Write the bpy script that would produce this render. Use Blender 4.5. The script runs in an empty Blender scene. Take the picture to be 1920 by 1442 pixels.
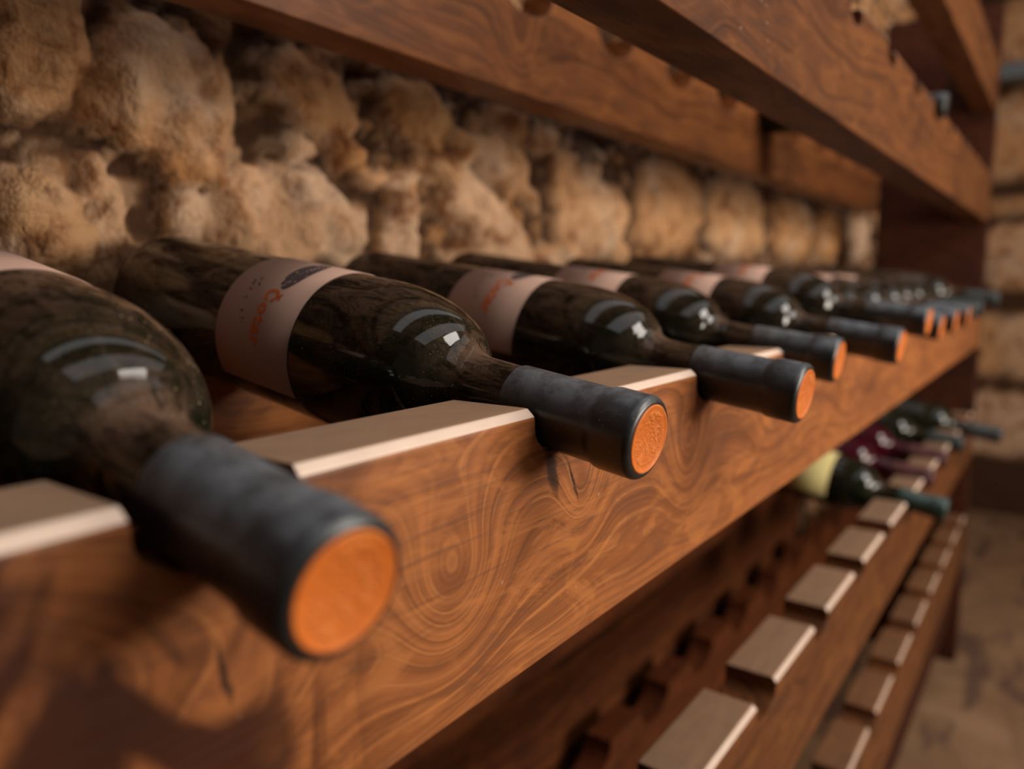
import bpy, bmesh, math, random
import numpy as np
from mathutils import Vector, Matrix, Quaternion
sc = bpy.context.scene
COL = sc.collection
PI = math.pi

# ------------------------------------------------------------------ camera
YAW, PITCH, ROLL, FPX = 0.6415742, 0.1351882, -0.0085842, 1394.84
CAM = Vector((0.1560678, 0.0, 0.0460949))
fw = Vector((-math.sin(YAW)*math.cos(PITCH), math.cos(YAW)*math.cos(PITCH), -math.sin(PITCH)))
rt = fw.cross(Vector((0, 0, 1))).normalized(); up = rt.cross(fw)
rt2 = rt*math.cos(ROLL)+up*math.sin(ROLL); up2 = -rt*math.sin(ROLL)+up*math.cos(ROLL)
cd = bpy.data.cameras.new('camera'); cam = bpy.data.objects.new('camera', cd); COL.objects.link(cam)
M = Matrix((rt2, up2, -fw)).transposed().to_4x4(); M.translation = CAM
cam.matrix_world = M
cd.sensor_width = 36; cd.lens = 36*FPX/1920; cd.clip_start = 0.01; cd.clip_end = 50
cd.dof.use_dof = True; cd.dof.focus_distance = 0.295; cd.dof.aperture_fstop = 4.7
sc.camera = cam

# ------------------------------------------------------------------ world, lights, exposure
w = bpy.data.worlds.new('world'); sc.world = w; w.use_nodes = True
bg = w.node_tree.nodes['Background']; bg.inputs[0].default_value = (0.75, 0.85, 1.0, 1); bg.inputs[1].default_value = 0.02
vs = sc.view_settings
vs.view_transform = 'Standard'; vs.look = 'None'; vs.exposure = -0.08; vs.gamma = 1.0; vs.use_curve_mapping = False

def area(name, loc, target, sx, sy, power, color):
    l = bpy.data.lights.new(name, 'AREA'); l.shape = 'RECTANGLE'; l.size = sx; l.size_y = sy
    l.energy = power; l.color = color
    o = bpy.data.objects.new(name, l); COL.objects.link(o); o.location = loc
    o.rotation_euler = (Vector(target)-Vector(loc)).to_track_quat('-Z', 'Y').to_euler()
    return o
# daylight falling in through the window opening across the aisle, and an added overhead fill panel
area('low_window_daylight', (1.44, 1.05, 0.15), (0, 1.05, 0.15), 0.86, 0.40, 26, (1.0, 0.89, 0.76))
area('high_window_daylight', (1.44, 1.02, 1.10), (0, 0.7, 0.0), 0.86, 0.66, 24, (1.0, 0.93, 0.85))
area('aisle_ceiling_fill', (0.58, 0.90, 1.60), (0.58, 0.90, 0), 1.6, 3.2, 17, (0.92, 0.95, 1.0))  # added fill, sized to lift block tops and give a soft overhead reflection

# ------------------------------------------------------------------ helpers
def props(o, label=None, cat=None, group=None, kind=None):
    if label: o['label'] = label
    if cat: o['category'] = cat
    if group: o['group'] = group
    if kind: o['kind'] = kind
    return o
def link(name, me, mat=None, parent=None):
    o = bpy.data.objects.new(name, me); COL.objects.link(o)
    if mat: me.materials.append(mat)
    if parent: o.parent = parent
    return o
def from_bm(name, bm, mat=None, parent=None, smooth=False):
    me = bpy.data.meshes.new(name); bmesh.ops.recalc_face_normals(bm, faces=bm.faces); bm.to_mesh(me); bm.free()
    if smooth:
        for p in me.polygons: p.use_smooth = True
    return link(name, me, mat, parent)
def box_bm(x0, x1, y0, y1, z0, z1, bm=None):
    bm = bm or bmesh.new()
    r = bmesh.ops.create_cube(bm, size=1)
    for v in r['verts']:
        v.co = Vector(((x0+x1)/2+v.co.x*(x1-x0), (y0+y1)/2+v.co.y*(y1-y0), (z0+z1)/2+v.co.z*(z1-z0)))
    return bm
def bevel_mod(o, w=0.001, seg=2):
    m = o.modifiers.new('b', 'BEVEL'); m.width = w; m.segments = seg; m.limit_method = 'ANGLE'; m.angle_limit = math.radians(40)

class NT:
    """small node helper"""
    def __init__(s, name):
        s.m = bpy.data.materials.new(name); s.m.use_nodes = True
        s.t = s.m.node_tree; s.n = s.t.nodes; s.l = s.t.links
        s.b = s.n['Principled BSDF']; s.out = s.n['Material Output']
        tc = s.n.new('ShaderNodeTexCoord'); s.obj = tc.outputs['Object']; s.gen = tc.outputs['Generated']
        s.geo = s.n.new('ShaderNodeNewGeometry')
    def val(s, inp, v):
        if hasattr(v, 'links') or isinstance(v, bpy.types.NodeSocket): s.l.new(v, inp)
        else: inp.default_value = v
    def math(s, op, a, b=0.0, c=None, clamp=False):
        n = s.n.new('ShaderNodeMath'); n.operation = op; n.use_clamp = clamp
        s.val(n.inputs[0], a); s.val(n.inputs[1], b)
        if c is not None: s.val(n.inputs[2], c)
        return n.outputs[0]
    def xyz(s, v):
        n = s.n.new('ShaderNodeSeparateXYZ'); s.l.new(v, n.inputs[0]); return n.outputs
    def comb(s, x, y, z):
        n = s.n.new('ShaderNodeCombineXYZ')
        for i, q in enumerate((x, y, z)): s.val(n.inputs[i], q)
        return n.outputs[0]
    def mapv(s, v, scale, loc=(0, 0, 0)):
        n = s.n.new('ShaderNodeMapping'); s.l.new(v, n.inputs[0]); n.inputs['Scale'].default_value = scale; n.inputs['Location'].default_value = loc
        return n.outputs[0]
    def noise(s, v, scale, detail=4, rough=0.5, dist=0.0, dim='3D', w=None):
        n = s.n.new('ShaderNodeTexNoise'); n.noise_dimensions = dim
        if v is not None: s.l.new(v, n.inputs['Vector'])
        if w is not None: s.val(n.inputs['W'], w)
        n.inputs['Scale'].default_value = scale; n.inputs['Detail'].default_value = detail
        n.inputs['Roughness'].default_value = rough; n.inputs['Distortion'].default_value = dist
        return n.outputs[0]
    def vor(s, v, scale, feature='F1', rnd=1.0):
        n = s.n.new('ShaderNodeTexVoronoi'); n.feature = feature; s.l.new(v, n.inputs['Vector'])
        n.inputs['Scale'].default_value = scale; n.inputs['Randomness'].default_value = rnd
        return n.outputs['Distance'], n
    def ramp(s, f, stops, interp='LINEAR'):
        n = s.n.new('ShaderNodeValToRGB'); s.l.new(f, n.inputs[0]); cr = n.color_ramp; cr.interpolation = interp
        while len(cr.elements) < len(stops): cr.elements.new(0.5)
        for e, (p, c) in zip(cr.elements, stops):
            e.position = p; e.color = (c, c, c, 1) if not hasattr(c, '__len__') else (*c, 1)
        return n.outputs[0]
    def mix(s, f, a, b, mode='MIX'):
        n = s.n.new('ShaderNodeMix'); n.data_type = 'RGBA'; n.blend_type = mode; n.clamp_factor = True
        s.val(n.inputs[0], f)
        s.val(n.inputs[6], a if not isinstance(a, tuple) else (*a, 1)); s.val(n.inputs[7], b if not isinstance(b, tuple) else (*b, 1))
        return n.outputs[2]
    def sstep(s, v, a, b):
        n = s.n.new('ShaderNodeMapRange'); n.interpolation_type = 'SMOOTHSTEP'; s.val(n.inputs[0], v)
        n.inputs[1].default_value = a; n.inputs[2].default_value = b; return n.outputs[0]
    def bump(s, h, strength, dist, normal=None):
        n = s.n.new('ShaderNodeBump'); n.inputs['Strength'].default_value = strength; n.inputs['Distance'].default_value = dist
        s.l.new(h, n.inputs['Height'])
        if normal is not None: s.l.new(normal, n.inputs['Normal'])
        s.l.new(n.outputs[0], s.b.inputs['Normal']); return n.outputs[0]
    def base(s, c, rough=0.5, spec=0.5, coat=0.0, coat_r=0.1):
        s.val(s.b.inputs['Base Color'], c if not isinstance(c, tuple) else (*c, 1)); s.val(s.b.inputs['Roughness'], rough)
        s.b.inputs['Specular IOR Level'].default_value = spec
        s.b.inputs['Coat Weight'].default_value = coat; s.b.inputs['Coat Roughness'].default_value = coat_r
        return s.m

# ------------------------------------------------------------------ materials
def wood(name, knots=(), seed=0.0, tone=1.0, rough=0.42, cracks=(), tint=None, dark=None):
    s = NT(name); X, Y, Z = s.xyz(s.obj)
    p = s.comb(X, Y, Z)
    warp = s.noise(s.mapv(p, (3, 3.6, 9), (seed, seed*2, 0)), 1.0, 2, 0.5)
    g = s.math('ADD', Z, s.math('MULTIPLY', s.math('SUBTRACT', warp, 0.5), 0.085))
    g = s.math('ADD', g, s.math('MULTIPLY', X, 0.45))
    kmask = None
    for (ky, kz, a, b, amp) in knots:
        dy = s.math('DIVIDE', s.math('SUBTRACT', Y, ky), a); dz = s.math('DIVIDE', s.math('SUBTRACT', Z, kz), b)
        r2 = s.math('ADD', s.math('MULTIPLY', dy, dy), s.math('MULTIPLY', dz, dz))
        e = s.math('POWER', 2.718, s.math('MULTIPLY', r2, -1.0))
        g = s.math('ADD', g, s.math('MULTIPLY', e, amp))
        kmask = e if kmask is None else s.math('MAXIMUM', kmask, e)
    # growth rings: broad bands, thin pale lines
    band = s.noise(None, 1.0, 3, 0.55, dim='1D', w=s.math('ADD', s.math('MULTIPLY', g, 85.0), seed*7))
    fine = s.noise(None, 1.0, 2, 0.6, dim='1D', w=s.math('MULTIPLY', g, 420.0))
    wv = s.math('SINE', s.math('MULTIPLY', s.math('ADD', g, s.math('MULTIPLY', band, 0.006)), 2*PI*98))
    line = s.math('MULTIPLY', s.ramp(wv, [(0.0, 0), (0.88, 0), (0.98, 1), (1.0, 0.5)]), s.math('ADD', 0.06, s.sstep(s.noise(s.mapv(p, (9, 11, 20), (0, seed, 3)), 1.0, 2, 0.5), 0.44, 0.60)))
    fib = s.noise(s.mapv(p, (300, 14, 520), (seed, 0, 0)), 1.0, 3, 0.65)
    stain = s.noise(s.mapv(p, (9, 6, 11), (seed*3, 0, seed)), 1.0, 3, 0.55, 0.4)
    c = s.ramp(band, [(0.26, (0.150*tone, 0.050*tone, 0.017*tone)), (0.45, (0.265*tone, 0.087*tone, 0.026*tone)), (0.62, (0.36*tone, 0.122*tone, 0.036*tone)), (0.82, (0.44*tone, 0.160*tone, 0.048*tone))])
    c = s.mix(s.math('MULTIPLY', line, 0.6), c, (0.60*tone, 0.235*tone, 0.070*tone))
    c = s.mix(s.math('MULTIPLY', s.sstep(fine, 0.45, 0.75), 0.42), c, (0.11*tone, 0.042*tone, 0.02*tone))
    mot = s.noise(s.mapv(p, (40, 22, 60), (seed, 7, 1)), 1.0, 4, 0.65, 1.0)
    c = s.mix(s.math('MULTIPLY', s.sstep(mot, 0.50, 0.66), 0.55), c, (0.47*tone, 0.170*tone, 0.048*tone))
    c = s.mix(s.math('MULTIPLY', s.math('SUBTRACT', 1.0, s.sstep(mot, 0.34, 0.48)), 0.45), c, (0.16*tone, 0.062*tone, 0.030*tone))
    c = s.mix(s.math('MULTIPLY', s.sstep(fib, 0.5, 0.72), 0.42), c, (0.10*tone, 0.036*tone, 0.015*tone))
    c = s.mix(s.math('MULTIPLY', s.sstep(stain, 0.5, 0.72), 0.62), c, (0.085*tone, 0.030*tone, 0.016*tone))
    if kmask is not None:
        core = s.sstep(kmask, 0.82, 0.97)
        c = s.mix(s.math('MULTIPLY', core, 0.45), c, (0.16*tone, 0.05*tone, 0.018*tone))
    if dark:                                   # heartwood streaks plus painted dimness at the near end: (y from, y to, strength)
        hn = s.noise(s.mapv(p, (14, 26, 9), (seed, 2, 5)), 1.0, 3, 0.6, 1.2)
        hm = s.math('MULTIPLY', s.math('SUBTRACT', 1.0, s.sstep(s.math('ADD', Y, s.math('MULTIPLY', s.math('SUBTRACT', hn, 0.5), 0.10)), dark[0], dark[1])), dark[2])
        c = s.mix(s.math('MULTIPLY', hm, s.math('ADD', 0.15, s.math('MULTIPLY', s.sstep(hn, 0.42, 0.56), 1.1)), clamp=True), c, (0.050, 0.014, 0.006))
    if tint: c = s.mix(1.0, c, tint, 'MULTIPLY')
    for (cy, cz, ly, lz, ang) in cracks:
        dy = s.math('SUBTRACT', Y, cy); dz = s.math('SUBTRACT', Z, cz)
        ca, sa = math.cos(ang), math.sin(ang)
        u = s.math('ADD', s.math('MULTIPLY', dy, ca), s.math('MULTIPLY', dz, sa))
        v = s.math('SUBTRACT', s.math('MULTIPLY', dz, ca), s.math('MULTIPLY', dy, sa))
        v = s.math('ADD', v, s.math('MULTIPLY', s.math('SUBTRACT', s.noise(s.obj, 160, 2, 0.6), 0.5), 0.004))
        r2 = s.math('ADD', s.math('POWER', s.math('DIVIDE', u, ly), 2.0), s.math('POWER', s.math('ABSOLUTE', s.math('DIVIDE', v, lz)), 2.0))
        c = s.mix(s.math('MULTIPLY', s.math('SUBTRACT', 1.0, s.sstep(r2, 0.15, 1.5)), 0.85), c, (0.02, 0.010, 0.007))
    # dust lying on upward faces and a few pale flecks
    nz = s.xyz(s.geo.outputs['Normal'])[2]
    dn = s.noise(s.obj, 60, 4, 0.6)
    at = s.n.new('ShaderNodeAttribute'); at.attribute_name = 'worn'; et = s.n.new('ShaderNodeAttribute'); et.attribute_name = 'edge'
    dust = s.math('MULTIPLY', at.outputs['Fac'], s.math('ADD', s.math('MULTIPLY', dn, 0.35), 0.62), clamp=True)
    c = s.mix(dust, c, (0.36, 0.235, 0.150))
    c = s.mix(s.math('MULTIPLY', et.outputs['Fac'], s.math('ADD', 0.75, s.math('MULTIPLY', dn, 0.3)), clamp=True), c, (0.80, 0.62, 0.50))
    fd, vn = s.vor(s.obj, 130)
    gate = s.sstep(s.noise(s.obj, 31, 2, 0.6), 0.60, 0.66)
    fleck = s.math('MULTIPLY', s.math('SUBTRACT', 1.0, s.sstep(fd, 0.06, 0.13)), gate)
    c = s.mix(s.math('MULTIPLY', fleck, 0.6), c, (0.55, 0.42, 0.32))
    r = s.math('ADD', rough, s.math('MULTIPLY', dust, 0.45), clamp=True)
    r = s.math('ADD', r, s.math('MULTIPLY', s.math('SUBTRACT', fib, 0.5), 0.3), clamp=True)
    s.base(c, r, 0.22)
    h = s.math('ADD', s.math('MULTIPLY', fib, 0.5), s.math('MULTIPLY', band, 0.7))
    s.bump(h, 0.35, 0.0008)
    return s.m

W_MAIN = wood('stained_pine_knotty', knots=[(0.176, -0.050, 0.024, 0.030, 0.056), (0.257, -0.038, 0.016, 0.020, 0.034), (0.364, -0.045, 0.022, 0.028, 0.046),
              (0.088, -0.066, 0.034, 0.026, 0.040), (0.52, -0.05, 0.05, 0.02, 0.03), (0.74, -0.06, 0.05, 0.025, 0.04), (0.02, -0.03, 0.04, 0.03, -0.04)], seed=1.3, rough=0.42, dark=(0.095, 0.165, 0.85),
              cracks=[(0.250, -0.034, 0.010, 0.0009, -1.15), (0.0925, -0.046, 0.009, 0.0011, -1.4), (0.2345, -0.026, 0.012, 0.0036, -1.25), (0.137, -0.052, 0.008, 0.0012, 0.3)])
W_GEN = wood('stained_pine_dimmed', knots=[(0.45, 0.21, 0.05, 0.02, 0.03), (0.62, -0.30, 0.05, 0.02, 0.03), (1.1, -0.31, 0.06, 0.02, 0.03), (0.34, 0.235, 0.02, 0.03, 0.05), (0.9, 0.22, 0.06, 0.02, 0.03), (0.6, 0.25, 0.05, 0.02, 0.03)], seed=4.1, tone=0.43)  # tone lowered to put light falloff into the other front rails
W_REAR = wood('stained_pine_rear', knots=[(0.52, 0.26, 0.025, 0.05, 0.05)], seed=7.7, tone=0.85)
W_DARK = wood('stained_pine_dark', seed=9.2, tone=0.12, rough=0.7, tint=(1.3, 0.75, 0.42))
W_LOW = wood('stained_pine_rear_shaded', seed=5.2, tone=0.34, rough=0.6, tint=(1.1, 0.8, 0.65))  # lower rear rails coloured darker to stand for occlusion
W_BACK = wood('shade_back_board_wood', seed=2.2, tone=0.30, rough=0.6, tint=(1.1, 0.85, 0.65))

def dusty_glass(name, tint=(0.007, 0.008, 0.004), dustc=(0.170, 0.100, 0.066), amount=1.0, trans=0.0):
    s = NT(name)
    nz = s.xyz(s.geo.outputs['Normal'])[2]; Zc = s.xyz(s.obj)[2]; L_ = 0.339
    n1 = s.noise(s.obj, 34, 5, 0.62, 0.6); n2 = s.noise(s.mapv(s.obj, (60, 60, 14)), 1.0, 4, 0.6)
    upm = s.math('ADD', s.math('MULTIPLY', s.sstep(nz, -0.35, 0.95), 0.85), 0.03)
    f = s.math('MULTIPLY', upm, s.math('ADD', s.math('MULTIPLY', s.sstep(n1, 0.34, 0.68), 0.75), s.math('MULTIPLY', n2, 0.45)), clamp=True)
    clean = s.math('SUBTRACT', 1.0, s.math('MULTIPLY', s.math('MULTIPLY', s.sstep(Zc, L_-0.133, L_-0.116), s.math('SUBTRACT', 1.0, s.sstep(Zc, L_-0.103, L_-0.086))), 0.6))
    f = s.math('MULTIPLY', s.math('MULTIPLY', f, clean), 0.92*amount, clamp=True)
    vd, _ = s.vor(s.obj, 760); gate = s.sstep(s.noise(s.obj, 45, 3, 0.6), 0.42, 0.60)
    sp = s.math('MULTIPLY', s.math('SUBTRACT', 1.0, s.sstep(vd, 0.10, 0.24)), gate)
    vd2, _ = s.vor(s.obj, 330); gate2 = s.sstep(s.noise(s.mapv(s.obj, (1, 1, 1), (3, 1, 2)), 28, 3, 0.6), 0.46, 0.60)
    sp2 = s.math('MULTIPLY', s.math('SUBTRACT', 1.0, s.sstep(vd2, 0.06, 0.15)), gate2)
    swirl = s.noise(s.mapv(s.obj, (95, 95, 34)), 1.0, 6, 0.75, 1.8)
    c = s.mix(s.sstep(swirl, 0.44, 0.58), dustc, tuple(v*0.20 for v in dustc))
    c = s.mix(s.math('MULTIPLY', sp, 0.7), c, (0.40, 0.29, 0.15))
    c = s.mix(s.math('MULTIPLY', sp2, 0.9), c, (0.60, 0.45, 0.24))
    s.base(tint, 0.06, 0.55)
    s.b.inputs['IOR'].default_value = 1.5
    d = s.n.new('ShaderNodeBsdfDiffuse'); s.val(d.inputs[0], c); d.inputs[1].default_value = 0.5
    ff = s.math('MAXIMUM', f, s.math('MAXIMUM', s.math('MULTIPLY', sp, 0.55*amount), s.math('MULTIPLY', sp2, 0.9*amount)), clamp=True)
    mx = s.n.new('ShaderNodeMixShader'); s.val(mx.inputs[0], ff); s.l.new(s.b.outputs[0], mx.inputs[1]); s.l.new(d.outputs[0], mx.inputs[2])
    s.l.new(mx.outputs[0], s.out.inputs[0])
    return s.m
GLASS = dusty_glass('dusty_dark_green_glass')
GLASS2 = dusty_glass('dark_green_glass', tint=(0.006, 0.009, 0.004), amount=0.35)
GLASS_RED = dusty_glass('red_wine_glass', tint=(0.040, 0.002, 0.007), dustc=(0.15, 0.05, 0.04), amount=0.25)

def capsule_mat(name, c0, c1, rough=0.34):
    s = NT(name)
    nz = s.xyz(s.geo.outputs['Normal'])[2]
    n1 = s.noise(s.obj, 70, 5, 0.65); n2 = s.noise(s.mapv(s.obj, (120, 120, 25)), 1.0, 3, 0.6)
    f = s.math('MULTIPLY', s.math('MULTIPLY', s.sstep(nz, 0.0, 1.0), s.math('ADD', 0.25, s.sstep(n1, 0.36, 0.66))), 0.55)  # upward faces go blue-grey: dust plus a painted overhead sheen
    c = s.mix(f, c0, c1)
    vd, _ = s.vor(s.obj, 480); gate = s.sstep(s.noise(s.obj, 60, 3, 0.6), 0.45, 0.62)
    sp = s.math('MULTIPLY', s.math('SUBTRACT', 1.0, s.sstep(vd, 0.08, 0.2)), gate)
    c = s.mix(s.math('MULTIPLY', sp, 0.5), c, (0.32, 0.27, 0.19))
    r = s.math('ADD', rough, s.math('MULTIPLY', n2, 0.16))
    s.base(c, r, 0.6)
    s.bump(n1, 0.12, 0.0006)
    return s.m
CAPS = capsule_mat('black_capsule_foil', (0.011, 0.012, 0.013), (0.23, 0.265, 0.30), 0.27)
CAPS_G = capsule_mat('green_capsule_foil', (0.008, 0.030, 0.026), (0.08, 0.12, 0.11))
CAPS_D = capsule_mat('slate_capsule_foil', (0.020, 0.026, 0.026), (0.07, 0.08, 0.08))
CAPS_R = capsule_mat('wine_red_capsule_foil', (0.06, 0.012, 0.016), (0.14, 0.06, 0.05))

def disc_mat():
    s = NT('orange_capsule_disc')
    X, Y, Z = s.xyz(s.obj)
    r = s.math('SQRT', s.math('ADD', s.math('MULTIPLY', X, X), s.math('MULTIPLY', Y, Y)))
    inner = s.math('SUBTRACT', 1.0, s.sstep(r, 0.0094, 0.0107))
    n = s.noise(s.mapv(s.obj, (1, 1, 1)), 620, 2, 0.5, 1.2)
    em = s.math('MULTIPLY', s.sstep(n, 0.42, 0.6), inner)
    big = s.noise(s.obj, 190, 2, 0.5, 1.4)
    h = s.math('ADD', em, s.math('MULTIPLY', s.sstep(big, 0.45, 0.6), inner))
    c = s.mix(s.math('MULTIPLY', s.noise(s.obj, 300, 3, 0.6), 0.6), (0.67, 0.165, 0.022), (0.56, 0.125, 0.016))
    vd, _ = s.vor(s.mapv(s.obj, (1, 1, 1), (0.003, 0.004, 0)), 95)
    c = s.mix(s.math('MULTIPLY', s.math('SUBTRACT', 1.0, s.sstep(vd, 0.04, 0.08)), 0.6), c, (0.12, 0.03, 0.01))
    c = s.mix(s.math('MULTIPLY', s.sstep(big, 0.48, 0.60), 0.35), c, (0.78, 0.26, 0.055))
    s.base(c, 0.45, 0.3)
    s.bump(h, 0.55, 0.0005)
    return s.m
DISC = disc_mat()
def plain(name, c, rough=0.7, spec=0.3, nscale=80, namt=0.15, bump=0.0):
    s = NT(name); n = s.noise(s.obj, nscale, 4, 0.6)
    cc = s.mix(s.math('MULTIPLY', n, namt), c, tuple(v*0.45 for v in c))
    s.base(cc, rough, spec)
    if bump: s.bump(n, bump, 0.001)
    return s.m
PAPER = plain('pinkish_label_paper', (0.50, 0.32, 0.255), 0.8, 0.2, 60, 0.3)
PAPER_Y = plain('yellow_label_paper', (0.60, 0.50, 0.22), 0.8, 0.2)
INK_O = plain('orange_ink', (0.68, 0.15, 0.03), 0.7)
INK_D = plain('dark_ink', (0.095, 0.070, 0.075), 0.7)
IRON = plain('blue_grey_iron', (0.10, 0.12, 0.13), 0.35, 0.6)
GLASSPANE = plain('window_frame_paint', (0.08, 0.06, 0.05), 0.6)

# ------------------------------------------------------------------ the rack
PITCHY = 0.15; YEND = 1.944; Y0 = -0.60; TH = 0.040
RX0, RX1 = -0.2562, -0.2216            # rear rail
def rail_outline(ystart, yend, z_top, z_bot, corner, nw, nd, rear=False):
    """outline in (y,z) of a rail with rounded notches; corner = y of a block's far corner"""
    pts = [(ystart, z_top)]
    k0 = math.ceil((ystart+0.01-corner)/PITCHY)
    k = k0
    while corner+k*PITCHY+nw < yend-0.01:
        a = corner+k*PITCHY; b = a+nw; r = nw/2; cy = (a+b)/2
        n = 14 if not rear else 18
        flat = nd*0.30 if not rear else 0.0
        pts.append((a, z_top))
        if flat: pts.append((a+0.0006, z_top-flat))
        for i in range(1, n):
            t = PI*i/n
            pts.append((cy-r*math.cos(t)*0.985, z_top-flat-(nd-flat)*math.sin(t)**0.75))
        if flat: pts.append((b-0.0006, z_top-flat))
        pts.append((b, z_top)); k += 1
    pts.append((yend, z_top)); pts += [(yend, z_bot), (ystart, z_bot)]
    return pts
def make_rail(name, x0, x1, pts, z_top, mat, parent, cham=0.0031, worn=1.0):
    bm = bmesh.new()
    vs_ = [bm.verts.new((x1, y, z)) for y, z in pts]
    f = bm.faces.new(vs_)
    r = bmesh.ops.extrude_face_region(bm, geom=[f])
    for v in r['geom']:
        if isinstance(v, bmesh.types.BMVert): v.co.x = x0
    bmesh.ops.recalc_face_normals(bm, faces=bm.faces)
    ed = [e for e in bm.edges if all(abs(v.co.x-x1) < 1e-6 and abs(v.co.z-z_top) < 1e-6 for v in e.verts) and e.calc_length() > 0.02]
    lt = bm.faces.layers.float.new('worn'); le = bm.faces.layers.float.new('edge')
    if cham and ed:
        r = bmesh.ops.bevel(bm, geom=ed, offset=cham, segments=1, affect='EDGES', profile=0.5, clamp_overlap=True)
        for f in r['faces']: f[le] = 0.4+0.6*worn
    bm.normal_update()
    for f in bm.faces:
        if f.calc_center_median().z > z_top-1e-4: f[lt] = worn
    o = from_bm(name, bm, mat, parent)
    bevel_mod(o, 0.0010, 2)
    return o
rack = bpy.data.objects.new('wine_rack', None); COL.objects.link(rack)
props(rack, 'brown stained wooden wine rack with notched rails before the stone wall', 'wine rack')
C0 = 0.0731
LEVELS = [  # front top, front bottom, corner offset, front mat, rear mat
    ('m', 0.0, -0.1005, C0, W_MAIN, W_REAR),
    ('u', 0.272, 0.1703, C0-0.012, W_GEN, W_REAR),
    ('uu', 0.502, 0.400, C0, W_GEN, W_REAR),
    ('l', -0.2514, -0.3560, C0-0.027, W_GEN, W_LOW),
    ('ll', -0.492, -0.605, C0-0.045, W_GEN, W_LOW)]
RISE = 0.0316
for n, zt, zb, cr, mf, mr in LEVELS:
    wn = {'l': 0.65, 'll': 0.2}.get(n, 1.0)  # dust thinned on the lower tiers to stand for dimmer light
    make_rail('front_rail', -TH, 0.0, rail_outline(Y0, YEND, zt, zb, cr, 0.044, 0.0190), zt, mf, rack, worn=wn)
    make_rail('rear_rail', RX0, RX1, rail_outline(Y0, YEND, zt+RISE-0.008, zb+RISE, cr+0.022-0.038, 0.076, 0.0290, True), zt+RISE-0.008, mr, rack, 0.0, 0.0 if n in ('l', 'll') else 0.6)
o = from_bm('shade_back_board', box_bm(-0.292, -0.280, Y0, 1.62, -0.72, -0.10), W_BACK, rack)  # added dark board, stands for the shade behind the lower tiers
o = from_bm('shade_plinth', box_bm(-0.045, -0.012, Y0, YEND, -0.72, -0.618), W_DARK, rack)  # added dark board for the shadow band below the lowest rail
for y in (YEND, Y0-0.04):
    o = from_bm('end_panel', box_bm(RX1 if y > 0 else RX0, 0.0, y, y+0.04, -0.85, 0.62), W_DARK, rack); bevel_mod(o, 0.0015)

# ------------------------------------------------------------------ bottles
def lathe(prof, n=64, z0=0):
    bm = bmesh.new(); rings = []
    for r, z in prof:
        if r < 1e-6: rings.append([bm.verts.new((0, 0, z))]); continue
        rings.append([bm.verts.new((r*math.cos(2*PI*i/n), r*math.sin(2*PI*i/n), z)) for i in range(n)])
    for a, b in zip(rings, rings[1:]):
        for i in range(n):
            j = (i+1) % n
            if len(a) == 1: bm.faces.new((a[0], b[i], b[j]))
            elif len(b) == 1: bm.faces.new((a[i], a[j], b[0]))
            else: bm.faces.new((a[i], a[j], b[j], b[i]))
    return bm
L = 0.339; R = 0.0375
def bottle_profile():
    # z = 0 base, z = L mouth
    p = [(0, 0.018), (0.012, 0.014), (0.022, 0.004), (0.028, 0.0004), (0.032, 0.0), (0.0355, 0.0020), (0.0371, 0.0055), (R, 0.010), (R, 0.04), (R, 0.10), (R, 0.16), (R, L-0.141)]
    # shoulder: quarter ellipse then concave fillet into neck
    for i in range(1, 15):
        t = i/14*math.radians(79)
        p.append((0.0160+(R-0.0160)*math.cos(t), L-0.141+0.050*math.sin(t)))
    r0, z0 = p[-1]
    for i in range(1, 9):
        t = i/8
        p.append((r0+(0.0140-r0)*(1-(1-t)**2.4), z0+0.014*t))
    z1 = p[-1][1]
    p += [(0.0138, L-0.060), (0.0137, L-0.003), (0.012, L-0.001), (0, L-0.001)]
    return p
def capsule_profile():
    c = [(0.01455, L-0.0600), (0.01462, L-0.0597), (0.01462, L-0.040), (0.01468, L-0.0205), (0.01485, L-0.0192), (0.01555, L-0.0178), (0.01580, L-0.0160), (0.01575, L-0.0035)]
    for i in range(1, 7):
        t = i/6*PI/2
        c.append((0.01297+0.00278*math.cos(t), L-0.0035+0.0027*math.sin(t)))
    c += [(0.0127, L-0.0011), (0, L-0.0011)]
    return c
def mesh_of(bm, name, mat, smooth=True):
    me = bpy.data.meshes.new(name); bmesh.ops.recalc_face_normals(bm, faces=bm.faces); bm.to_mesh(me); bm.free()
    if smooth:
        for p in me.polygons: p.use_smooth = True
    me.materials.append(mat); return me
def on_cyl(theta, zz, r):          # theta measured from local +X; grows towards +Y
    return Vector((r*math.cos(theta), r*math.sin(theta), zz))
def label_mesh(z0, z1, a0, a1, mat, n=60):
    bm = bmesh.new(); g = []
    for layer in (R+0.00045, R+0.00010):
        rows = []
        for zz in (z0, (z0+z1)/2, z1):
            rows.append([bm.verts.new(on_cyl(a0+(a1-a0)*i/n, zz, layer)) for i in range(n+1)])
        g.append(rows)
    for li, rows in enumerate(g):
        for a, b in zip(rows, rows[1:]):
            for i in range(n): bm.faces.new((a[i], a[i+1], b[i+1], b[i]) if li == 0 else (a[i+1], a[i], b[i], b[i+1]))
    o_, i_ = g
    for k in (0, 2):
        for i in range(n): bm.faces.new((o_[k][i], o_[k][i+1], i_[k][i+1], i_[k][i]))
    for k in (0, n):
        for a in range(2): bm.faces.new((o_[a][k], o_[a+1][k], i_[a+1][k], i_[a][k]))
    return mesh_of(bm, 'paper_label', mat)
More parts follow.
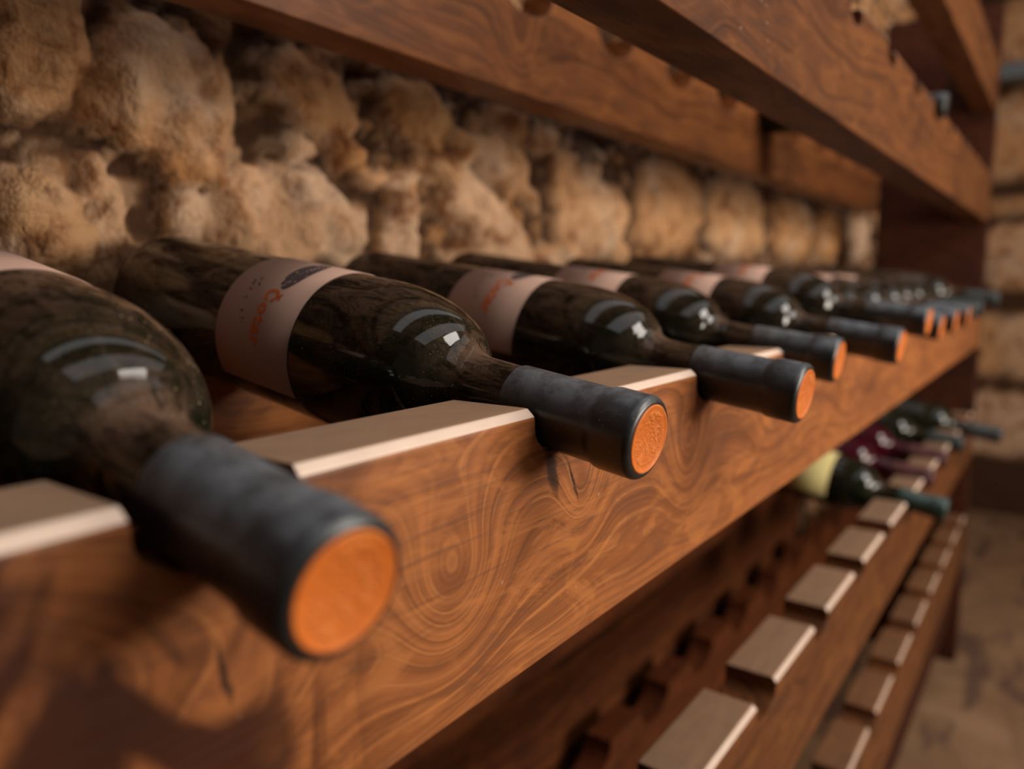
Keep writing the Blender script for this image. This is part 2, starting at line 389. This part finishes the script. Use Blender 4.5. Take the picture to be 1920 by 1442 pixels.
def text_mesh(txt, size, a_start, z_base, mat, offset=0.0, name='lettering', length=None):
    cu = bpy.data.curves.new('t', 'FONT'); cu.body = txt; cu.size = size; cu.offset = offset; cu.space_character = 1.14; cu.resolution_u = 4
    o = bpy.data.objects.new('t', cu); COL.objects.link(o)
    dg = bpy.context.evaluated_depsgraph_get(); me = bpy.data.meshes.new_from_object(o.evaluated_get(dg))
    bpy.data.objects.remove(o); bpy.data.curves.remove(cu)
    mx = max(v.co.x for v in me.vertices); k = (length/mx) if length else 1.0
    for v in me.vertices:
        v.co = on_cyl(a_start-(-v.co.x*k)/R, z_base+v.co.y, R+0.00062)
    me.name = name; me.materials.append(mat); return me
D2 = math.radians
# theta here is the angle around the bottle from its uppermost line towards the camera side (clockwise seen from the base)
def th(deg): return D2(deg)
def emblem_bm(kind):
    """fingerprint-like oval made of ridges"""
    bm = bmesh.new()
    cth, cz = D2(22), L-0.1845
    def patch(poly):
        vs = [bm.verts.new(on_cyl(cth+u/R, cz+v, R+0.0006)) for u, v in poly]
        bm.faces.new(vs)
    def ring(a, b, wdt, n=40, u0=0.0, v0=0.0, skip=()):
        for i in range(n):
            if i in skip: continue
            t0, t1 = 2*PI*i/n, 2*PI*(i+1)/n
            ps = []
            for (t, q) in ((t0, 0), (t1, 0), (t1, wdt), (t0, wdt)):
                ps.append((u0+(a-q)*math.cos(t), v0+(b-q)*math.sin(t)))
            patch(ps)
    rnd = random.Random(3)
    for j in range(7):
        a = 0.0145-j*0.0019; b = 0.0068-j*0.00092
        if b <= 0.0005: break
        sk = set(rnd.randrange(40) for _ in range(3))
        ring(a, b, 0.00115 if j else 0.0013, skip=sk, u0=0.0004*j)
    return bm
def dots_bm():
    bm = bmesh.new(); rnd = random.Random(5)
    cells = [(44, .1955), (50, .1935), (58, .1935), (66, .1915), (74, .1895), (46, .1905), (40, .1925)]
    for ad, s in cells:
        for k in range(3):
            a = D2(ad)+rnd.uniform(-.03, .03); z = L-0.0125-s+rnd.uniform(-.0012, .0012); r = rnd.uniform(.0004, .0007)
            vs = [bm.verts.new(on_cyl(a+r*math.cos(q)/R, z+r*math.sin(q), R+.0006)) for q in np.linspace(0, 2*PI, 7)[:-1]]
            bm.faces.new(vs)
    return bm
ME = {}
ME['glass'] = mesh_of(lathe(bottle_profile(), 96), 'glass_body', GLASS)
ME['glass2'] = mesh_of(lathe(bottle_profile(), 64), 'glass_body', GLASS2)
ME['glassr'] = mesh_of(lathe(bottle_profile(), 64), 'glass_body', GLASS_RED)
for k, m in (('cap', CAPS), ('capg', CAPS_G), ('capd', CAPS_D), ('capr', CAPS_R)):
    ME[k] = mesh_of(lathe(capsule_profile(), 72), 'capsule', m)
def disc_mesh(mat):
    bm = lathe([(0.01290, -0.0006), (0.01290, 0.0002), (0.01255, 0.0006), (0.0120, 0.0004), (0.0114, 0.0001), (0, 0.0001)], 64)
    return mesh_of(bm, 'capsule_disc', mat)
ME['disc'] = disc_mesh(DISC); ME['discd'] = disc_mesh(CAPS_D); ME['discg'] = disc_mesh(CAPS_G); ME['discb'] = disc_mesh(CAPS)
ME['label'] = label_mesh(L-0.2220, L-0.1635, D2(-58), D2(122), PAPER)
ME['labely'] = label_mesh(L-0.228, L-0.146, D2(-70), D2(110), PAPER_Y)
ME['text'] = text_mesh('Čotar', 0.0120, D2(45), L-0.1925, INK_O, 0.00042, length=0.0295)
ME['emblem'] = mesh_of(emblem_bm(0), 'emblem', INK_D, False)
ME['dots'] = mesh_of(dots_bm(), 'small_print', INK_D, False)

def pose(P, yaw, pitch, roll=0.0):
    """P = mouth centre; axis runs from the mouth to the base, yaw towards +Y, pitch upwards"""
    D = Vector((-math.cos(pitch)*math.cos(yaw), math.cos(pitch)*math.sin(yaw), math.sin(pitch)))
    Z = -D; X = (Vector((0, 0, 1))-D*D.z).normalized(); Yv = Z.cross(X)
    Mx = Matrix((X, Yv, Z)).transposed().to_4x4()
    Mx = Matrix.Translation(Vector(P)+D*L) @ Mx @ Matrix.Rotation(roll, 4, 'Z')
    return Mx
def bottle(P, yaw, pitch, roll, label, group, kind='orange_end'):
    t = bpy.data.objects.new('wine_bottle', None); COL.objects.link(t); t.matrix_world = pose(P, yaw, pitch, roll); t.empty_display_size = .02
    props(t, label, 'wine bottle', group)
    g, c, d = {'orange_end': ('glass', 'cap', 'disc'), 'green': ('glass2', 'capg', 'discg'), 'dark': ('glass2', 'capd', 'discd'), 'red': ('glassr', 'capr', None), 'black': ('glass2', 'cap', 'discb'), 'dusty': ('glass', 'capd', 'discd')}[kind]
    link('glass_body', ME[g], None, t)
    cp = link('capsule', ME[c], None, t)
    if d:
        dd = link('capsule_disc', ME[d], None, cp); dd.location = (0, 0, L-0.0010)
        if kind == 'orange_end': dd['label'] = 'orange embossed capsule disc'
    if kind == 'orange_end':
        pl = link('paper_label', ME['label'], None, t); pl['label'] = 'pinkish paper label with orange lettering'
        link('lettering', ME['text'], None, pl); link('emblem', ME['emblem'], None, pl); link('small_print', ME['dots'], None, pl)
    if kind == 'green':
        pl = link('paper_label', ME['labely'], None, t); pl['label'] = 'pale yellow paper label'
    return t
GM = 'dusty bottles lying in the middle tier'
# mouth x, y, z, yaw, pitch, roll
MID = [
 (0.0466, 0.0925, -0.0141, 0.035, 0.178, 0.10, 'nearest dusty wine bottle at the left edge, its big orange capsule end out of focus', 'orange_end'),
 (0.0398, 0.2385, -0.0098, 0.028, 0.148, 0.0, 'dusty bottle in sharp focus, embossed orange end, orange-lettered label, second from left', 'orange_end'),
 (0.0522, 0.3900, -0.0114, 0.030, 0.138, -0.35, 'dusty wine bottle third from the left, its neck right of the second wooden block', 'orange_end'),
 (0.0337, 0.5385, -0.0083, -0.010, 0.140, -0.9, 'dusty wine bottle fourth from the left, shorter neck overhang than its neighbours', 'orange_end'),
 (0.0460, 0.6960, -0.0095, 0.030, 0.140, -0.6, 'dusty wine bottle fifth from the left, its orange end before bare rail face', 'orange_end'),
 (0.0460, 0.8430, 0.0045, 0.020, 0.115, -0.8, 'dusty wine bottle sixth from the left, neck lying higher than the ones before it', 'orange_end'),
 (0.0400, 0.9900, -0.0085, 0.010, 0.140, -1.2, 'dusty wine bottle seventh from the left, first of the blurred cluster of orange ends', 'orange_end'),
 (0.0380, 1.1430, -0.0080, 0.010, 0.140, -1.0, 'dusty wine bottle eighth from the left in the blurred far cluster', 'orange_end'),
 (0.0380, 1.2930, -0.0080, 0.000, 0.140, 0.5, 'blurred wine bottle ninth from the left in the middle tier', 'orange_end'),
 (0.0320, 1.4430, -0.0080, 0.010, 0.140, -1.2, 'blurred wine bottle tenth from the left in the middle tier', 'dusty'),
 (0.0300, 1.5930, -0.0080, 0.000, 0.140, -0.7, 'blurred wine bottle eleventh from the left in the middle tier', 'dusty'),
 (0.0450, 1.7430, 0.0060, 0.000, 0.115, 0.5, 'grey capped wine bottle sticking out furthest near the rack end panel', 'dusty'),
]
for x, y, z, yw, pt, rl, lb, kd in MID:
    bottle((x, y, z), yw, pt, rl, lb, GM, kd)
GL = 'bottles lying in the lower tier'
LOW = [
 (0.046, 1.115, -0.2590, 0.010, 0.140, 0.2, 'green capped bottle with pale yellow label, nearest in the lower tier', 'green'),
 (0.010, 1.268, -0.2560, 0.010, 0.140, 0.0, 'wine red bottle beside the green capped one in the lower tier', 'red'),
 (0.010, 1.418, -0.2560, 0.010, 0.140, 0.0, 'wine red bottle farther from the green capped one, next to the black bottles', 'red'),
 (0.020, 1.568, -0.2560, 0.010, 0.140, 0.0, 'black bottle in the lower tier just beyond the wine red ones', 'dark'),
 (0.070, 1.720, -0.2590, 0.010, 0.140, 0.0, 'black bottle with long slate capsule reaching into the aisle, farthest in the lower tier', 'dark')]
for x, y, z, yw, pt, rl, lb, kd in LOW:
    bottle((x, y, z), yw, pt, rl, lb, GL, kd)
bottle((0.012, 1.131, 0.2665, ), 0.0, 0.14, 0.0, 'black bottle lying in shadow in the tier above, under the top rail', None, 'black')

# ------------------------------------------------------------------ stone walls
def hash_noise(seed, shape_y, shape_z, cell, yy, zz):
    rs = np.random.RandomState(seed)
    n1, n2 = int(shape_y/cell)+4, int(shape_z/cell)+4
    g = rs.rand(n1, n2)
    a = (yy-yy.min())/cell; b = (zz-zz.min())/cell
    i = a.astype(int); j = b.astype(int); fa = a-i; fb = b-j
    fa = fa*fa*(3-2*fa); fb = fb*fb*(3-2*fb)
    i = np.clip(i, 0, n1-2); j = np.clip(j, 0, n2-2)
    return (g[i, j]*(1-fa)+g[i+1, j]*fa)*(1-fb)+(g[i, j+1]*(1-fa)+g[i+1, j+1]*fa)*fb
# stones placed by hand where the photo shows them: (y, z, half width, half height, tilt, relief)
K = 1.055
def wz(y, z): return (y*K, 0.046+(z-0.046)*K)
hand = [(0.185, 0.178, 0.022, 0.036, 0.2, 1.0), (0.262, 0.162, 0.040, 0.034, -0.35, 1.15), (0.372, 0.182, 0.036, 0.026, -0.3, 1.0), (0.478, 0.192, 0.034, 0.020, -0.3, .9),
        (0.180, 0.070, 0.022, 0.036, 0.25, 1.15), (0.218, 0.085, 0.014, 0.036, 0.25, .9), (0.345, 0.085, 0.062, 0.036, -0.12, 1.2), (0.455, 0.092, 0.018, 0.032, 0.1, .8),
        (0.570, 0.095, 0.070, 0.036, -0.55, 1.1), (0.780, 0.120, 0.075, 0.052, -0.1, .8), (0.606, 0.207, 0.030, 0.016, 0, .9), (0.665, 0.198, 0.020, 0.015, 0, .8), (0.600, 0.160, 0.045, 0.020, -.4, .9),
        (0.270, 0.119, 0.022, 0.009, 0, .7), (0.315, 0.126, 0.012, 0.008, 0, .6), (0.352, 0.140, 0.016, 0.010, 0, .7), (0.400, 0.141, 0.020, 0.010, -.2, .8), (0.430, 0.131, 0.012, 0.008, 0, .6),
        (0.462, 0.134, 0.015, 0.009, 0, .7), (0.500, 0.150, 0.022, 0.014, 0.2, .8), (0.262, 0.088, 0.012, 0.020, 0, .6), (0.535, 0.166, 0.018, 0.013, 0, .8), (0.71, 0.165, 0.022, 0.03, 0, .7),
        (0.990, 0.150, 0.100, 0.060, 0.0, .7), (1.25, 0.150, 0.130, 0.060, 0.0, .7), (1.56, 0.150, 0.140, 0.06, 0, .6), (1.86, 0.15, 0.14, 0.06, 0, .6), (2.14, 0.15, 0.12, 0.055, 0, .6), (0.54, 0.04, 0.05, 0.03, 0, .8), (0.69, 0.055, 0.06, 0.03, 0.1, .8)]
def stone_wall(name, u0, u1, v0, v1, step, stones, relief, to_world, mat, seed):
    nu, nv = int((u1-u0)/step)+1, int((v1-v0)/step)+1
    U, V = np.meshgrid(np.linspace(u0, u1, nu), np.linspace(v0, v1, nv), indexing='ij')
    wu = (hash_noise(seed+1, u1-u0, v1-v0, 0.03, U, V)-.5)*0.020+(hash_noise(seed+8, u1-u0, v1-v0, 0.009, U, V)-.5)*0.007
    wv = (hash_noise(seed+2, u1-u0, v1-v0, 0.03, U, V)-.5)*0.020+(hash_noise(seed+9, u1-u0, v1-v0, 0.009, U, V)-.5)*0.007
    H = np.zeros_like(U); ID = np.zeros_like(U)
    rs = np.random.RandomState(seed)
    for idx, (cu, cv, a, b, ang, rel) in enumerate(stones):
        du, dv = U+wu-cu, V+wv-cv
        ca, sa = math.cos(ang), math.sin(ang)
        x = (du*ca+dv*sa)/a; y = (-du*sa+dv*ca)/b
        d = (np.abs(x)**3.0+np.abs(y)**3.0)**(1/3.0)
        h = rel*np.clip(1-d**2.6, 0, 1)**0.6
        m = h > H
        H = np.where(m, h, H); ID = np.where(m, rs.rand(), ID)
    n = (hash_noise(seed+3, u1-u0, v1-v0, 0.04, U, V)-.5)*.5+(hash_noise(seed+4, u1-u0, v1-v0, 0.018, U, V)-.5)*.62+(hash_noise(seed+5, u1-u0, v1-v0, 0.010, U, V)-.5)*.45
    Ht = (H+n*(0.55+0.3*H))*relief
    co = to_world(U, V, Ht).reshape(-1, 3)
    idx = np.arange(nu*nv).reshape(nu, nv)
    f = np.stack([idx[:-1, :-1], idx[1:, :-1], idx[1:, 1:], idx[:-1, 1:]], -1).reshape(-1, 4)
    me = bpy.data.meshes.new(name)
    me.from_pydata(co.tolist(), [], f.tolist())
    at = me.attributes.new('stone', 'FLOAT', 'POINT'); at.data.foreach_set('value', ID.reshape(-1).astype(np.float32))
    at = me.attributes.new('mort_shade', 'FLOAT', 'POINT'); at.data.foreach_set('value', np.clip((H-0.12)*2.6, 0, 1).reshape(-1).astype(np.float32))
    for p in me.polygons: p.use_smooth = True
    return link(name, me, mat)
def stone_mat(name, cols, mortar_shade, rough=0.9):
    s = NT(name)
    a = s.n.new('ShaderNodeAttribute'); a.attribute_name = 'stone'; b = s.n.new('ShaderNodeAttribute'); b.attribute_name = 'mort_shade'
    c = s.ramp(a.outputs['Fac'], [(0.0, cols[0]), (0.35, cols[1]), (0.65, cols[2]), (1.0, cols[3])])
    n = s.noise(s.obj, 26, 5, 0.65, 0.5); n2 = s.noise(s.obj, 90, 4, 0.65); n3 = s.noise(s.mapv(s.obj, (1, 1, 1), (4, 4, 4)), 11, 3, 0.6)
    c = s.mix(s.math('MULTIPLY', s.sstep(n, 0.48, 0.66), 0.95), c, (0.22, 0.080, 0.026))
    c = s.mix(s.math('MULTIPLY', s.sstep(n3, 0.5, 0.66), 0.5), c, (0.62, 0.46, 0.33))
    c = s.mix(s.math('MULTIPLY', s.sstep(n2, 0.5, 0.75), 0.5), c, (0.22, 0.13, 0.07))
    c = s.mix(b.outputs['Fac'], mortar_shade, c)  # joints: mortar darkened, crevice shade put into its colour
    s.base(c, rough, 0.2)
    s.bump(s.math('ADD', n, n2), 0.8, 0.006)
    return s.m
STONE = stone_mat('rubble_stone', [(0.54, 0.31, 0.165), (0.50, 0.24, 0.09), (0.60, 0.39, 0.25), (0.54, 0.28, 0.115)], (0.055, 0.024, 0.011))
def fill_stones(u0, u1, v0, v1, seed, h=0.10, w=0.15, skip=None):
    r = random.Random(seed); out = []; v = v0
    while v < v1:
        hh = h*r.uniform(.6, 1.2); u = u0-r.uniform(0, w)
        while u < u1:
            ww = w*r.uniform(.45, 1.3)
            c = (u+ww/2, v+hh/2)
            if not (skip and skip(*c)): out.append((c[0], c[1], ww*.49, hh*.49, r.uniform(-.12, .12), r.uniform(.6, 1.0)))
            u += ww
        v += hh
    return out
hs = [(*wz(y, z), a*K*1.06, b*K*1.06, t, r) for y, z, a, b, t, r in hand]
rr = random.Random(77)
small = []
for iu in range(90):
    for iv in range(11):
        u = 0.12+iu*0.026+rr.uniform(-.008, .008)+(iv % 2)*0.013; v = 0.03+iv*0.020+rr.uniform(-.006, .006)
        small.append((u, v, rr.uniform(.008, .017), rr.uniform(.006, .012), rr.uniform(-.7, .7), rr.uniform(.15, .50)))
hs = [(a_, b_, c_*1.10, d_*1.10, e_, f_) for a_, b_, c_, d_, e_, f_ in hs]+small
skipf = lambda u, v: 0.03 < v < 0.235 and 0.13 < u < 2.5
rest = fill_stones(-1.2, 3.3, -0.85, 1.5, 4, skip=skipf)
WX = -0.336
def tw(U, V, Hh): return np.stack([WX+Hh, U, V], -1)
# the visible strip of the rack's back wall is finer; the bands above and below it are coarser pieces of the same wall
o = stone_wall('wall_left', -1.2, 3.3, -0.85, 1.5, 0.0060, rest+hs, 0.027, tw, STONE, 11); props(o, kind='structure')
def tf(U, V, Hh): return np.stack([U, 3.34-Hh, V], -1)
far = [(0.02, 0.13, 0.16, 0.13, 0, 1.0), (-0.18, -0.2, 0.2, 0.13, 0, .9), (0.05, -0.2, 0.10, 0.13, 0, .9), (-0.02, 0.31, 0.2, 0.035, 0, .5), (0.0, 0.56, 0.2, 0.16, 0, 1), (-0.05, -0.5, 0.2, 0.13, 0, 1.0), (0.0, 0.9, .2, .14, 0, 1)]
o = stone_wall('wall_far', -0.34, 1.46, -0.85, 1.5, 0.03, far+fill_stones(-.34, 1.46, -.85, 1.5, 8, .16, .26, skip=lambda u, v: u < .2), 0.02, tf, STONE, 23); props(o, kind='structure')

# ------------------------------------------------------------------ room shell
FLOOR = None
s = NT('stone_floor'); vd, vn = s.vor(s.mapv(s.obj, (6, 3, 1)), 1.0, 'DISTANCE_TO_EDGE', 1.0)
n = s.noise(s.obj, 5.5, 4, 0.6, 0.4); n2 = s.noise(s.obj, 20, 4, 0.6); n3 = s.noise(s.mapv(s.obj, (14, 4, 1), (3, 0, 0)), 1.0, 2, 0.5)
c = s.ramp(n, [(0.3, (0.17, 0.085, 0.045)), (0.55, (0.23, 0.13, 0.065)), (0.75, (0.30, 0.17, 0.10))])
c = s.mix(s.math('MULTIPLY', s.math('SUBTRACT', 1.0, s.sstep(vd, 0.0, 0.10)), 0.25), c, (0.09, 0.045, 0.03))
c = s.mix(s.math('MULTIPLY', s.sstep(n3, 0.54, 0.64), 0.8), c, (0.085, 0.042, 0.030))
s.base(c, 0.75, 0.3); s.bump(n2, 0.3, 0.003); FLOOR = s.m
o = from_bm('floor', box_bm(-0.40, 1.6, -2.2, 3.5, -0.90, -0.85), FLOOR); props(o, kind='structure')
PLASTER = plain('ceiling_plaster', (0.32, 0.27, 0.22), 0.9, 0.2, 8, 0.5)
o = from_bm('ceiling', box_bm(-0.40, 1.6, -2.2, 3.5, 1.66, 1.71), PLASTER); props(o, kind='structure')
WALLP = plain('aisle_wall_plaster', (0.30, 0.25, 0.20), 0.9, 0.2, 6, 0.5)
o = from_bm('wall_back', box_bm(-0.40, 1.6, -2.2, -2.1, -0.85, 1.66), WALLP); props(o, kind='structure')
bm = box_bm(1.45, 1.6, -2.1, 0.60, -0.85, 1.66); box_bm(1.45, 1.6, 1.50, 3.4, -0.85, 1.66, bm); box_bm(1.45, 1.6, 0.60, 1.50, -0.85, -0.06, bm); box_bm(1.45, 1.6, 0.57, 1.53, 0.36, 0.74, bm); box_bm(1.45, 1.6, 0.57, 1.53, 1.46, 1.66, bm)
o = from_bm('wall_right', bm, WALLP); props(o, kind='structure')
for a, b, nm in ((1.5, 1.66, 'trim_1'),):
    o = from_bm(nm, box_bm(-0.40, -0.30, -1.2, 3.34, a, b), PLASTER); props(o, kind='structure')
# blue-grey iron bracket on the far wall, dark doorway at the right edge
bm = box_bm(-0.16, 0.06, 3.20, 3.31, 0.735, 0.790)
o = from_bm('metal_ledge', bm, IRON); bevel_mod(o, 0.006); props(o, 'short blue-grey metal ledge on the far stone wall, right of the rack', 'ledge')
